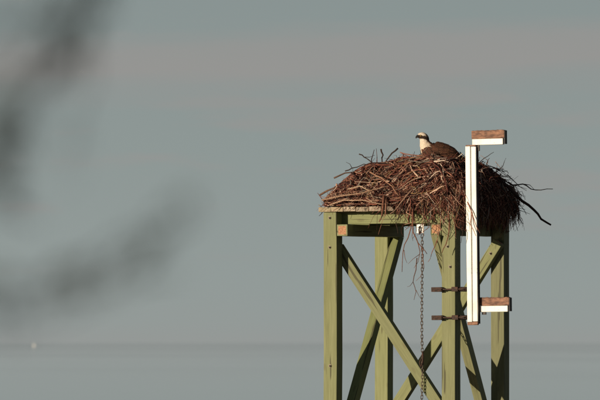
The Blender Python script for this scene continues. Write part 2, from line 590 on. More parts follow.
rn = random.Random(21)
PAL = [((0.22, 0.080, 0.055), 5), ((0.12, 0.040, 0.032), 5), ((0.30, 0.135, 0.095), 3.5), ((0.42, 0.25, 0.18), 2.6), ((0.56, 0.39, 0.29), 1.8), ((0.045, 0.020, 0.018), 6), ((0.27, 0.17, 0.08), 1.0), ((0.68, 0.55, 0.45), 0.7), ((0.19, 0.155, 0.13), 2.0)]
def pal():
    c = rn.choices([p[0] for p in PAL], [p[1] for p in PAL])[0]
    v = rn.uniform(0.75, 1.25)
    return tuple(x * v for x in c)
def tame(p, w, lim):
    "draw a point that stands too far out of the heap back to its surface"
    r = nr(p.x, p.y)
    q = p.copy()
    if r > 1.0:
        f_ = 1.0 / r
        q.x *= f_ ** w
        q.y *= f_ ** w
    h = nh(q.x * 0.985, q.y * 0.985)
    if q.z > h + lim:
        q.z -= (q.z - h - lim) * w
    return q
def twig_pts(p, d, L, nseg, kink, w, lim):
    pts = []
    q = p - d * (L / 2)
    dd = d.copy()
    st = L / nseg
    for i in range(nseg + 1):
        pts.append(tame(q, w, lim) if w else q.copy())
        dd = (dd + Vector((rn.gauss(0, kink), rn.gauss(0, kink), rn.gauss(0, kink)))).normalized()
        q = q + dd * st
    for x in pts:
        if x.z < 0.012 and (nr(x.x, x.y) < 0.98 or x.x < 0.05):
            x.z = 0.012 + rn.random() * 0.02
    return pts
def sample_pos():
    while True:
        a, b_ = rn.uniform(-NA, NA), rn.uniform(-NB, NB)
        r = nr(a, b_)
        if r < 1.0 and rn.random() < 0.30 + 0.70 * r ** 2 * (1.0 if b_ < 0.15 or a > 0.3 else 0.55):
            return a, b_, r
def rand_twig(big=False):
    a, b_, r = sample_pos()
    n = nnorm(a, b_)
    # steep flank: spread the start points over its height
    z = nh(a, b_)
    p = Vector((a, b_, z))
    t1 = n.cross(Vector((0, 0, 1)))
    if t1.length < 0.05:
        t1 = Vector((1, 0, 0))
    t1.normalize()
    t2 = n.cross(t1)
    an = rn.gauss(0, 0.75) if rn.random() < 0.72 else rn.uniform(0, math.pi)
    d = (t1 * math.cos(an) + t2 * math.sin(an) + n * rn.gauss(0, 0.22)).normalized()
    if big:
        L = rn.uniform(0.32, 0.78)
        rad = rn.uniform(0.006, 0.0115)
        p += n * rn.uniform(-0.01, 0.035)
        return twig_pts(p, d, L, 5, 0.13, rn.choice((0.85, 0.95, 0.95, 0.6)), 0.03), rad
    L = min(0.55, rn.lognormvariate(math.log(0.16), 0.55))
    rad = rn.uniform(0.0026, 0.0072) * (0.75 + L)
    p += n * rn.uniform(-0.05, 0.022)
    wild = rn.random() < 0.09
    return twig_pts(p, d, L, 4, 0.27, 0.45 if wild else 0.90, 0.025), rad
def taper(n, rad, tip=0.45):
    return [rad * (1 - (1 - tip) * i / (n - 1)) for i in range(n)]

# the mass of sticks too many to count
V, F, C = [], [], []
def add_twig(pts, rad, col, sides=4, tip=0.45):
    k = sweep(V, F, pts, taper(len(pts), rad, tip), sides, True, rn.random() * 2)
    C.extend([col] * k)
for i in range(6000):
    pts, rad = rand_twig()
    add_twig(pts, rad, pal(), 4 if rad > 0.004 else 3)
# flank filling: twigs lying round the steep edge of the heap
for i in range(2600):
    an = rn.uniform(0, 2 * math.pi)
    ca, sa = math.cos(an), math.sin(an)
    q = 1 / nr(ca, sa)
    rr = rn.uniform(0.90, 1.0)
    a, b_ = ca * q * rr, sa * q * rr
    hmax = nh(ca * q * 0.86, sa * q * 0.86)
    p = Vector((a, b_, rn.uniform(0.01, max(0.05, hmax))))
    tang = Vector((-sa, ca, 0)).normalized()
    d = (tang * rn.gauss(0, 1) + Vector((0, 0, 1)) * rn.gauss(0, 0.55) + Vector((ca, sa, 0)) * rn.gauss(0, 0.25)).normalized()
    L = min(0.5, rn.lognormvariate(math.log(0.2), 0.45))
    pts = twig_pts(p, d, L, 4, 0.16, 0.75, 0.05)
    add_twig(pts, rn.uniform(0.0022, 0.0062), pal(), 3)
# ragged skirt hanging over the deck edge: thick on the right flank, thin along the front
def edge_point(side, u):
    if side == 'right':
        return Vector((0.80 + rn.uniform(0, 0.08), -0.80 + 1.62 * u, 0.0)), Vector((1, 0, 0))
    return Vector((-0.80 + 1.62 * u, -0.80 - rn.uniform(0, 0.07), 0.0)), Vector((0, -1, 0))
for i in range(1500):
    u = rn.random()
    p, o_ = edge_point('right', u)
    p.z = rn.uniform(-0.02, 0.28)
    drop = rn.uniform(0.08, 0.40) * (0.55 + 0.45 * math.sin(u * 9 + 1) ** 2)
    q = p + o_ * rn.uniform(-0.03, 0.06) + Vector((0, rn.gauss(0, 0.10), -drop))
    lowest = -0.25 - rn.random() ** 3 * 0.10
    if q.z < lowest:
        q.z = lowest
    mid = (p + q) / 2 + Vector((rn.gauss(0, 0.02), rn.gauss(0, 0.02), 0)) + o_ * 0.02
    add_twig([p, p.lerp(mid, 0.6), mid, mid.lerp(q, 0.6) + Vector((rn.gauss(0, 0.01), rn.gauss(0, 0.01), 0)), q], rn.uniform(0.002, 0.006), pal(), 3)
for i in range(200):
    u = min(1, max(0, rn.betavariate(3.0, 1.0)))
    p, o_ = edge_point('front', u)
    p.z = rn.uniform(0.0, 0.15)
    drop = 0.03 + (rn.expovariate(1 / 0.07) if u > 0.3 else rn.expovariate(1 / 0.02)) + p.z
    drop = min(drop, 0.45)
    q = p + o_ * rn.uniform(-0.005, 0.04) + Vector((rn.gauss(0, 0.7) * drop, 0, -drop))
    q.y = min(q.y, -0.83)
    mid = (p + q) / 2 + o_ * 0.02 + Vector((rn.gauss(0, 0.12) * drop, 0, 0))
    add_twig([p, p.lerp(mid, 0.6), mid, q], rn.uniform(0.002, 0.005), pal(), 3)
# loose ends bristling from the outline, most on the right flank
for i in range(330):
    if i < 210:
        a, b_ = rn.uniform(0.45, 0.86), rn.uniform(-0.8, 0.8)
    else:
        a, b_ = rn.uniform(-0.8, 0.8), rn.uniform(-0.8, 0.8)
    if nr(a, b_) > 0.99:
        continue
    n = nnorm(a, b_)
    p = Vector((a, b_, nh(a, b_)))
    if i < 210 and rn.random() < 0.6:
        p.x = 0.84
        p.z *= rn.random()
        n = Vector((1, 0, 0.1))
    d = (n * rn.uniform(0.2, 0.9) + Vector((rn.gauss(0, 0.6), rn.gauss(0, 0.6), rn.gauss(-0.15, 0.4)))).normalized()
    L = rn.uniform(0.08, 0.20) * (1.0 if i < 210 else 0.8)
    pts = [p - d * 0.06, p + d * L * 0.3, p + d * L * 0.65 + Vector((rn.gauss(0, .022), rn.gauss(0, .022), rn.gauss(0, .022))), p + d * L + Vector((rn.gauss(0, .03), rn.gauss(0, .03), rn.gauss(-.01, .03)))]
    add_twig(pts, rn.uniform(0.003, 0.0062), pal(), 4, 0.35)
mass = link('small_twigs', mesh_vf('small_twigs', V, F, C), NEST, M_TWIG)
tag(mass, kind='stuff')

# the sticks one can tell apart
def nest_local(px, py, out=0.0):
    "photograph position on the plane through the nest centre, shifted towards the viewer by out metres, in nest space"
    wp = P(px, py, CY - out)
    d = wp - Vector((CX, CY, ZD))
    return Vector((d.x * CT - d.y * ST, d.x * ST + d.y * CT, d.z))
def stick(pts, rad, col, tip=0.45, sides=5, branches=()):
    V2, F2, C2 = [], [], []
    k = sweep(V2, F2, pts, taper(len(pts), rad, tip), sides, True)
    for bp_, br in branches:
        sweep(V2, F2, bp_, taper(len(bp_), br, 0.4), 4, True)
    me = mesh_vf('stick', V2, F2, [col] * len(V2))
    return link('stick', me, NEST, M_TWIG)
for i in range(262):
    pts, rad = rand_twig(True)
    if i % 9 == 0:
        rad *= 1.6
    br = ()
    if rn.random() < 0.45:
        b0 = pts[3]
        d = (pts[4] - pts[2]).normalized()
        d2 = (d + Vector((rn.gauss(0, .5), rn.gauss(0, .5), abs(rn.gauss(0, .3))))).normalized()
        br = (([b0, b0 + d2 * 0.07, b0 + d2 * 0.14 + d * 0.02], rad * 0.55),)
    stick(pts, rad, (0.20, 0.16, 0.135) if i % 9 == 0 else pal(), branches=br)
DK = (0.05, 0.032, 0.026)
def px_stick(path, rad, col, out, branches=(), tip=0.4):
    outs = out if isinstance(out, (list, tuple)) else [out] * len(path)
    pts = [nest_local(x, y, o_) for (x, y), o_ in zip(path, outs)]
    pts2 = []
    for i in range(len(pts) - 1):
        pts2.append(pts[i])
        m_ = (pts[i] + pts[i + 1]) / 2 + Vector((rn.gauss(0, 1), rn.gauss(0, 1), rn.gauss(0, 1))) * 0.006
        pts2.append(m_)
    pts2.append(pts[-1])
    brs = [([nest_local(x, y, outs[-1]) for x, y in bp_], r_) for bp_, r_ in branches]
    return stick(pts2, rad, col, tip, branches=brs)
# long dead branches reaching out on the right
px_stick([(488, 172), (507, 186), (522, 201), (534, 210), (541, 219), (551, 225)], 0.021, DK, [0.1, 0, -0.05, -0.1, -0.12, -0.15], [([(523, 201), (516, 197), (512, 190)], 0.008), ([(512, 190), (505, 196), (512, 206), (520, 209)], 0.007)], tip=0.5)
px_stick([(496, 176), (512, 185), (523, 184), (531, 189), (541, 190), (553, 189)], 0.009, DK, [0.05, 0, 0, 0, 0, 0], [([(523, 184), (530, 185), (534, 189)], 0.005), ([(512, 185), (518, 186), (527, 189)], 0.004)], tip=0.4)
px_stick([(500, 186), (510, 199), (517, 211), (523, 224)], 0.010, DK, [0.1, 0.05, 0, 0])
px_stick([(505, 200), (511, 212), (515, 222), (518, 231)], 0.006, DK, 0.05)
px_stick([(476, 168), (490, 166), (500, 170), (505, 173)], 0.007, DK, 0.0)
px_stick([(486, 178), (497, 172), (503, 166), (506, 158)], 0.006, DK, 0.0)
px_stick([(470, 172), (480, 162), (488, 156), (494, 152)], 0.006, DK, 0.0)
# pale and dark sticks on the left shoulder
px_stick([(320, 195), (334, 188), (349, 179), (366, 171)], 0.012, (0.16, 0.09, 0.06), [0.0, 0.08, 0.12, 0.12])
px_stick([(334, 178), (345, 173), (360, 171), (380, 172)], 0.010, (0.13, 0.08, 0.06), 0.05)
px_stick([(345, 171), (352, 168), (364, 164), (378, 166), (392, 174)], 0.007, DK, 0.0, [([(352, 168), (350, 164), (346, 162)], 0.004)])
px_stick([(359, 154), (364, 157), (370, 161), (378, 167), (388, 176)], 0.007, DK, 0.05, [([(364, 157), (370, 157), (375, 155)], 0.004), ([(368, 159), (372, 162), (375, 158)], 0.004)])
px_stick([(381, 149), (383, 155), (382, 160), (384, 168), (386, 178)], 0.010, DK, 0.05)
px_stick([(398, 148), (392, 153), (386, 161), (382, 169), (378, 177)], 0.010, DK, 0.08)
px_stick([(410, 158), (420, 156), (432, 157), (447, 159)], 0.006, (0.30, 0.18, 0.12), 0.45)
px_stick([(437, 160.5), (443, 160), (449, 160.5)], 0.011, (0.62, 0.55, 0.46), 0.62, tip=0.8)
px_stick([(432, 159), (440, 158.5), (452, 159), (462, 158)], 0.006, DK, 0.5)
px_stick([(403, 153), (404, 158), (406, 165)], 0.005, DK, 0.2)
px_stick([(411, 155), (412, 159), (413, 166)], 0.004, DK, 0.2)
px_stick([(460, 152), (464, 156), (470, 158), (478, 161)], 0.006, DK, 0.1)
# long curved pale sticks on the front
FR = [0.80, 0.92, 0.97, 0.95, 0.9]
px_stick([(322, 200), (340, 196), (356, 194), (372, 190), (388, 186)], 0.010, (0.34, 0.22, 0.15), [0.45, 0.6, 0.75, 0.8, 0.85])
px_stick([(330, 205), (344, 200), (362, 200), (380, 204), (398, 203)], 0.010, (0.40, 0.27, 0.19), [0.5, 0.65, 0.75, 0.8, 0.85])
px_stick([(348, 189), (360, 186), (370, 191), (374, 199)], 0.009, (0.42, 0.30, 0.21), [0.6, 0.7, 0.78, 0.82])
px_stick([(370, 172), (382, 178), (392, 186), (399, 196)], 0.009, (0.36, 0.2, 0.13), [0.55, 0.7, 0.8, 0.86])
px_stick([(424, 168), (430, 180), (440, 190), (452, 203)], 0.009, (0.42, 0.28, 0.2), [0.7, 0.85, 0.95, 1.02])
px_stick([(444, 172), (436, 184), (428, 196), (416, 206)], 0.010, (0.38, 0.24, 0.17), [0.75, 0.9, 0.96, 0.97])
px_stick([(415, 187), (404, 199), (397, 208), (390, 214)], 0.009, (0.32, 0.2, 0.14), [0.85, 0.92, 0.95, 0.95])
px_stick([(456, 175), (450, 190), (452, 205), (447, 220)], 0.009, (0.34, 0.17, 0.12), [0.85, 1.0, 1.08, 1.12])
px_stick([(462, 188), (468, 203), (474, 219), (480, 233)], 0.008, (0.36, 0.15, 0.1), [1.0, 1.14, 1.2, 1.2])
px_stick([(478, 196), (473, 210), (470, 224), (476, 236)], 0.008, (0.40, 0.2, 0.14), [1.0, 1.14, 1.2, 1.2])
# sticks hanging over the front edge of the deck
BRN = (0.19, 0.085, 0.055)
px_stick([(384, 196), (383, 207), (382, 216), (379, 222)], 0.017, BRN, [0.82, 0.9, 0.9, 0.9], tip=0.35)
px_stick([(386, 198), (386, 208), (385, 216)], 0.012, (0.3, 0.15, 0.1), [0.82, 0.91, 0.91])
px_stick([(403, 200), (400, 214), (396, 224), (398, 234)], 0.007, DK, [0.85, 0.96, 0.97, 0.97])
px_stick([(415, 204), (413, 220), (408, 238), (403, 252), (402, 272)], 0.008, BRN, [0.85, 1.0, 1.0, 0.98, 0.98], [([(404, 250), (405, 258), (407, 263)], 0.004)])
px_stick([(412, 202), (413, 216), (413, 232), (418, 243), (423, 249), (427, 254)], 0.009, BRN, [0.85, 1.0, 1.02, 1.02, 1.02, 1.02], [([(413, 230), (412, 236), (413, 241)], 0.004), ([(418, 243), (420, 252), (418, 262), (414, 268)], 0.005), ([(422, 248), (423, 258), (424, 268), (421, 276), (416, 281)], 0.0045), ([(420, 254), (413, 259), (408, 264)], 0.0035)])
px_stick([(417, 258), (416, 270), (413, 282), (416, 292), (414, 300)], 0.006, (0.14, 0.07, 0.05), 1.02, [([(413, 282), (410, 286), (407, 287)], 0.003), ([(416, 290), (419, 296), (421, 299)], 0.003)])
px_stick([(434, 205), (434, 216), (434, 223)], 0.009, BRN, [0.9, 1.0, 1.0])
px_stick([(438, 232), (435, 246), (431, 256), (428, 262)], 0.006, (0.22, 0.09, 0.06), 0.98)
px_stick([(450, 200), (449, 217), (449, 232), (446, 244), (442, 253)], 0.011, BRN, [0.95, 1.12, 1.13, 1.13, 1.12], tip=0.35)
px_stick([(443, 202), (441, 218), (440, 230), (437, 243)], 0.006, (0.34, 0.15, 0.1), [0.95, 1.1, 1.12, 1.12])
px_stick([(457, 203), (460, 218), (463, 232), (461, 243)], 0.006, DK, [1.0, 1.15, 1.18, 1.18])
px_stick([(321, 207), (322, 213), (319, 216)], 0.006, DK, [0.2, 0.3, 0.3])
for _ in range(26):
    x0 = rn.uniform(404, 462)
    y0 = rn.uniform(202, 208)
    l_ = rn.uniform(14, 34)
    px_stick([(x0, y0 - 6), (x0 + rn.gauss(0, 2), y0 + l_ * 0.4), (x0 + rn.gauss(0, 4), y0 + l_ * 0.75), (x0 + rn.gauss(0, 6), y0 + l_)], rn.uniform(0.003, 0.007), pal(), [0.9] + [0.93 + 0.26 * sstep(404, 455, x0)] * 3)

# ------------------------------------------------------------------ osprey
BY = CY - 0.10
BIRD0 = P(440, 160, BY)
bird = empty('osprey', BIRD0, 0.12)
tag(bird, 'brown and white fish hawk with dark eye stripe sitting in the stick nest', 'bird')
U = 0.011
def bl(px, py, y=0.0):
    return Vector(((px - 440) * U, y, (160 - py) * U))
# spine: (px, py, half height, half width) in photograph pixels
SP = [(417.8, 136.2, 1.2, 1.2), (418.7, 136.0, 2.6, 2.3), (420.5, 136.0, 3.6, 3.3), (422.7, 136.5, 4.2, 3.9), (424.4, 138.4, 4.5, 4.1),
      (424.6, 141.4, 4.9, 4.6), (425.8, 145.2, 6.2, 6.2), (429.2, 150.3, 8.8, 9.4), (434.7, 153.2, 9.9, 10.8), (442, 155.0, 9.9, 10.8),
      (449.5, 157.0, 8.9, 9.8), (456, 159.6, 6.2, 7.6), (462, 161.6, 4.0, 5.4), (468, 163.2, 2.2, 4.8), (475, 164.8, 1.2, 5.4), (482, 166.2, 0.7, 5.8)]
def catmull(p0, p1, p2, p3, t):
    return tuple(0.5 * (2 * b1 + (c1 - a1) * t + (2 * a1 - 5 * b1 + 4 * c1 - d1) * t * t + (3 * b1 - a1 - 3 * c1 + d1) * t ** 3) for a1, b1, c1, d1 in zip(p0, p1, p2, p3))
rows = []
for i in range(len(SP) - 1):
    p0, p1, p2, p3 = SP[max(i - 1, 0)], SP[i], SP[i + 1], SP[min(i + 2, len(SP) - 1)]
    for k in range(6):
        rows.append(catmull(p0, p1, p2, p3, k / 6))
rows.append(SP[-1])
NRW, NSD = len(rows), 28
V, F, C = [], [], []
frames = []
WHITE, CREAM, BROWN, DKB = (0.74, 0.66, 0.56), (0.58, 0.44, 0.31), (0.105, 0.045, 0.027), (0.030, 0.017, 0.012)
def mixc(a, b, t):
    return tuple(x + (y - x) * t for x, y in zip(a, b))
rb = random.Random(3)
for i, rw in enumerate(rows):
    a, c = rows[max(i - 1, 0)], rows[min(i + 1, NRW - 1)]
    tx, tz = c[0] - a[0], -(c[1] - a[1])
    l = math.hypot(tx, tz) or 1
    tx, tz = tx / l, tz / l
    nx_, nz_ = -tz, tx               # dorsal direction in the side plane
    frames.append(((rw[0], rw[1]), (tx, tz), (nx_, nz_), rw[2], rw[3]))
    s = i / 6.0                      # section index
    for k in range(NSD):
        an = 2 * math.pi * k / NSD
        cu, sv = math.cos(an), math.sin(an)
        x = rw[0] + nx_ * rw[2] * cu
        z = rw[1] - nz_ * rw[2] * cu
        jit = 0.012 * noise.noise(Vector((x * 0.5, z * 0.5, an * 2))) if s > 5 else 0.0
        v = bl(x, z, rw[3] * sv * U)
        v += Vector((nx_ * cu, sv, nz_ * cu)) * jit * 0.5
        V.append(tuple(v))
        # plumage pattern
        jn = 0.7 * noise.noise(Vector((x * 0.7, z * 0.7, an)))
        if s < 5.2:
            d_eye = (z + jn * 0.6) - (135.7 + 0.22 * (x - 417))        # below positive
            if -1.2 < d_eye < 2.3 and x > 416.8:
                col = DKB
            elif d_eye <= -1.2:
                col = mixc(WHITE, CREAM, 0.25) if x < 425.6 + jn else mixc(BROWN, CREAM, 0.2)
            else:
                col = mixc(WHITE, CREAM, 0.25) if x + jn < 426.2 else BROWN
        elif s < 7.6:
            lim = 427.2 + (z - 140) * 0.42
            col = mixc(WHITE, CREAM, 0.35 + 0.3 * rb.random() * (cu > -0.2)) if x + jn * 1.5 < lim else BROWN
            if 'x' and s > 6.2 and -0.75 < cu < 0.0 and rb.random() < 0.25:
                col = mixc(col, CREAM, 0.8)
        else:
            col = BROWN if cu > -0.45 + 0.15 * jn else mixc(WHITE, CREAM, 0.4)
        C.append(col)
for i in range(NRW - 1):
    for k in range(NSD):
        k2 = (k + 1) % NSD
        F.append((i * NSD + k, i * NSD + k2, (i + 1) * NSD + k2, (i + 1) * NSD + k))
F.append(tuple(range(NSD))[::-1])
F.append(tuple((NRW - 1) * NSD + k for k in range(NSD)))
link('body', mesh_vf('body', V, F, C), bird, M_PLUM)
# beak: hooked, and eyes
V, F = [], []
sweep(V, F, [bl(418.6, 136.2), bl(417.4, 136.4), bl(416.4, 136.9), bl(415.9, 137.8), bl(416.0, 138.6)], [0.021, 0.017, 0.012, 0.007, 0.002], 8)
link('beak', mesh_vf('beak', V, F, [(0.02, 0.018, 0.018)] * len(V)), bird, M_PLUM)
for s in (-1, 1):
    bm = bmesh.new()
    bmesh.ops.create_uvsphere(bm, u_segments=14, v_segments=10, radius=0.009)
    e = link('eye', bm_mesh('eye', bm, True), bird, mat_noise('eye_amber', (0.30, 0.18, 0.03), (0.45, 0.3, 0.06), rough=0.15) if s == -1 else bpy.data.materials['eye_amber'])
    e.location = bl(420.4, 135.8, s * 3.3 * U)
    bm = bmesh.new()
    bmesh.ops.create_uvsphere(bm, u_segments=10, v_segments=8, radius=0.005)
    pu = link('pupil', bm_mesh('pupil', bm, True), e, M_DARK)
    pu.location = (-0.001, s * 0.0058, 0)
# wings folded along the flanks: rows of overlapping feathers
def body_at(s):
    s = max(0, min(NRW - 1.001, s * 6))
    i = int(s)
    t_ = s - i
    f0, f1 = frames[i], frames[i + 1]
    L_ = lambda p, q: tuple(x + (y - x) * t_ for x, y in zip(p, q))
    return L_(f0[0], f1[0]), L_(f0[1], f1[1]), L_(f0[2], f1[2]), f0[3] + (f1[3] - f0[3]) * t_, f0[4] + (f1[4] - f0[4]) * t_
def surf(s, phi, lift):
    "point on the flank: s section, phi angle from the back line, lift in px"
    c, t_, n_, hh, ww = body_at(s)
    hh, ww = hh + lift, ww + lift
    x = c[0] + n_[0] * hh * math.cos(phi)
    z = c[1] - n_[1] * hh * math.cos(phi)
    return x, z, ww * math.sin(phi)
def feather(V, F, C, s0, phi0, ds, dphi, wid, lift, side, col, ecol):
    NS_ = 6
    base = len(V)
    for i in range(NS_ + 1):
        t_ = i / NS_
        wd = wid * (0.55 + 0.45 * math.sin(math.pi * min(1, t_ * 1.2 + 0.1))) * (1.0 if t_ < 0.8 else 1 - ((t_ - 0.8) / 0.2) ** 2 * 0.85)
        for j, e_ in enumerate((-1, 0, 1)):
            x, z, y = surf(s0 + ds * t_, phi0 + dphi * t_ + e_ * wd, lift + 0.35 * t_ + (0.18 if j == 1 else 0.0))
            V.append(tuple(bl(x, z, side * y * U)))
            C.append(ecol if (t_ > 0.86 or e_ == -1 and t_ > 0.5) else col)
    for i in range(NS_):
        for j in range(2):
            a_ = base + i * 3 + j
            F.append((a_, a_ + 1, a_ + 4, a_ + 3))
for side in (-1, 1):
    V, F, C = [], [], []
    # long flight feathers
    for k in range(9):
        ph = 0.50 + 0.14 * k
        feather(V, F, C, 8.6 + 0.08 * k, ph + 0.05, 5.4 - 0.22 * k, -0.12 - 0.055 * k, 0.13, 0.3 + 0.10 * (9 - k), side, mixc(DKB, BROWN, rb.random() * 0.5), mixc(DKB, BROWN, 0.9))
    # coverts, four overlapping rows towards the shoulder
    for r_, (s0, ln, lift) in enumerate(((9.6, 1.7, 1.3), (8.9, 1.5, 1.6), (8.2, 1.4, 1.9), (7.55, 1.25, 2.1), (7.05, 1.0, 2.0), (6.6, 0.9, 1.6), (6.3, 0.8, 1.2))):
        for k in range(18):
            ph = 0.18 + 0.135 * k + (0.07 if r_ % 2 else 0)
            qx, qz, _q = surf(s0, ph, lift)
            if (qx < 430 and qz < 145.6 + (430 - qx) * 0.22) or ph > 2.75 or (s0 > 9 and ph > 1.95):
                continue
            col = mixc(DKB, BROWN, 0.15 + 1.0 * rb.random())
            feather(V, F, C, s0 + rb.uniform(-.1, .1), ph, ln, rb.uniform(-.05, .03), 0.10, lift + 0.05 * rb.random(), side, col, mixc(col, (0.34, 0.17, 0.10), 0.3 + 0.6 * rb.random()))
    link('wing', mesh_vf('wing', V, F, C), bird, M_PLUM)
# back feathers
V, F, C = [], [], []
for r_, s0 in enumerate((10.4, 9.6, 8.8, 8.0, 7.3, 6.8)):
    for k in range(-4, 5):
        col = mixc(DKB, BROWN, 0.3 + 0.6 * rb.random())
        feather(V, F, C, s0 + rb.uniform(-.1, .1), 0.12 * k + (0.06 if r_ % 2 else 0), 1.5, 0, 0.085, 0.5 + 0.28 * r_ if r_ < 3 else 1.2 - 0.1 * (r_ - 3), 1, col, mixc(col, (0.3, 0.15, 0.09), 0.3 + 0.4 * rb.random()))
link('mantle_feathers', mesh_vf('mantle_feathers', V, F, C), bird, M_PLUM)

# ------------------------------------------------------------------ white marker with two arms
def tl(px, py, b_):
    "tower-space point seen at photograph position px, py on the vertical plane b_"
    a = ((px - 417) * 0.011 - b_ * ST) / CT
    return Vector((a, b_, zz_(py)))
MB = -0.80
MS = 0.9815          # it stands nearer than the tower's middle
mk0 = tl(470, 322, MB)
mk0.x += 0.004
mk0.z = CAMZ + (HZ - 322) * 0.011 * MS
wm = Matrix.Translation((CX, CY, 0)) @ Matrix.Rotation(-TH, 4, 'Z')
marker = empty('light_bracket', wm @ mk0, -TH)
tag(marker, 'tall white upright with two short brown topped arms clamped beside the timber post', 'light fitting')
marker.rotation_euler = (0, -0.011, -TH)
def mbox(name, x0, x1, y0, y1, z0, z1, mat, bev=0.004, parent=None, cuts=0, wob=0.002):
    bm = box_bm(x1 - x0, y1 - y0, z1 - z0, bev, 2, cuts, rnd, wob)
    o = link(name, bm_mesh(name, bm), parent or marker, mat)
    o.location = ((x0 + x1) / 2, (y0 + y1) / 2, (z0 + z1) / 2)
    return o
HT = (322 - 146.2) * 0.011 * MS
# two slender white battens side by side on a dark backing rail
mbox('upright', -0.068, -0.011, -0.020, 0.012, 0.0, HT, M_WHITE, 0.006, cuts=12)
mbox('upright', -0.003, 0.053, -0.014, 0.014, 0.004, HT - 0.005, M_WHITE, 0.006, cuts=12)
mbox('backing_rail', -0.050, 0.060, 0.0165, 0.046, -0.02, HT - 0.03, M_RUST, 0.003)
mbox('end_cap', -0.066, 0.050, -0.016, 0.015, HT + 0.001, HT + 0.014, M_BROWN, 0.005)
mbox('end_cap', -0.066, 0.055, -0.020, 0.015, -0.034, -0.001, M_BROWN, 0.005)
def arm_bm(lx, ly, lz):
    "weathered timber with worn, uneven faces and a crusted top edge"
    bm = box_bm(lx, ly, lz, 0.005, 2)
    for i in range(1, 30):
        bmesh.ops.bisect_plane(bm, geom=bm.verts[:] + bm.edges[:] + bm.faces[:], plane_co=(-lx / 2 + lx * i / 30, 0, 0), plane_no=(1, 0, 0))
    o_ = rnd.random() * 30
    for v in bm.verts:
        n_ = noise.noise_vector(v.co * 38 + Vector((o_, 0, 0)))
        k_ = 0.006 if v.co.z > lz * 0.3 else 0.002
        v.co.z += n_.z * k_
        v.co.y += n_.y * 0.002
    return bm
def arm(x0, x1, zc, y0):
    # brown timber above, white batten below, black plate on the outer end
    a_ = link('arm', bm_mesh('arm', arm_bm(x1 - x0, 0.050, 0.090)), marker, M_BROWN)
    a_.location = ((x0 + x1) / 2, y0, zc + 0.046)
    wb_ = link('white_batten', bm_mesh('white_batten', box_bm(x1 - x0 - 0.022, 0.048, 0.066, 0.007, 2)), a_, M_WHITE)
    wb_.location = (0.0, -0.012, -0.080)
    pl_ = link('end_plate', bm_mesh('end_plate', box_bm(0.010, 0.060, 0.148, 0.003, 1)), a_, M_DARK)
    pl_.location = ((x1 - x0) / 2 + 0.007, 0.004, -0.034)
    return a_
za_top = (322 - 139) * 0.011 * MS
za_bot = (322 - 306) * 0.011 * MS
arm(-0.005, 0.376, za_top, 0.030)
arm(0.0, 0.392, za_bot, 0.075)
mbox('mounting_lug', 0.020, 0.082, 0.018, 0.034, za_top - 0.13, za_top - 0.030, M_DARK, 0.003)
mbox('mounting_lug', 0.072, 0.118, 0.060, 0.080, za_bot - 0.095, za_bot - 0.068, M_DARK, 0.003)
# clamps round the post
NUT = BOLT.copy()
NUT.materials.clear()
NUT.materials.append(M_RUST)
def in_marker(p):
    return p - mk0
def cbox(name, c, sx, sy, sz, mat, bev=0.003):
    c = c.copy()
    c.x -= 0.028
    c.z = CAMZ + (c.z - CAMZ) * MS
    q = in_marker(c)
    bm = box_bm(sx, sy, sz, bev, 1)
    o = link(name, bm_mesh(name, bm), marker, mat)
    o.location = q
    return o
for py in (289.0, 317.3):
    cb = cbox('clamp_bar', tl(448, py, -0.845), 0.36, 0.016, 0.016, M_RUST)
    c1 = cbox('clamp_block', tl(438.2, py, -0.80), 0.115, 0.10, 0.050, M_RUST)
    c2 = cbox('clamp_block', tl(455.2, py, -0.838), 0.075, 0.052, 0.050, M_RUST)
    c3 = cbox('clamp_bracket', tl(461.5, py, -0.815), 0.105, 0.030, 0.036, M_RUST)
    cbox('clamp_bar', tl(460, py, -0.60), 0.33, 0.016, 0.016, M_RUST)
    cbox('clamp_block', tl(463.5, py, -0.70), 0.03, 0.22, 0.05, M_DARK)
    for dx, py2 in ((459.5, py), (463.5, py), (441.8, py)):
        nb_ = link('clamp_nut', NUT, marker)
        q_ = tl(dx, py2, -0.832 if dx > 450 else -0.851)
        q_.x -= 0.028
        q_.z = CAMZ + (q_.z - CAMZ) * MS
        nb_.location = in_marker(q_)
        nb_.rotation_euler = (math.pi / 2, 0, 0)
        nb_.scale = (0.8, 0.8, 0.8)

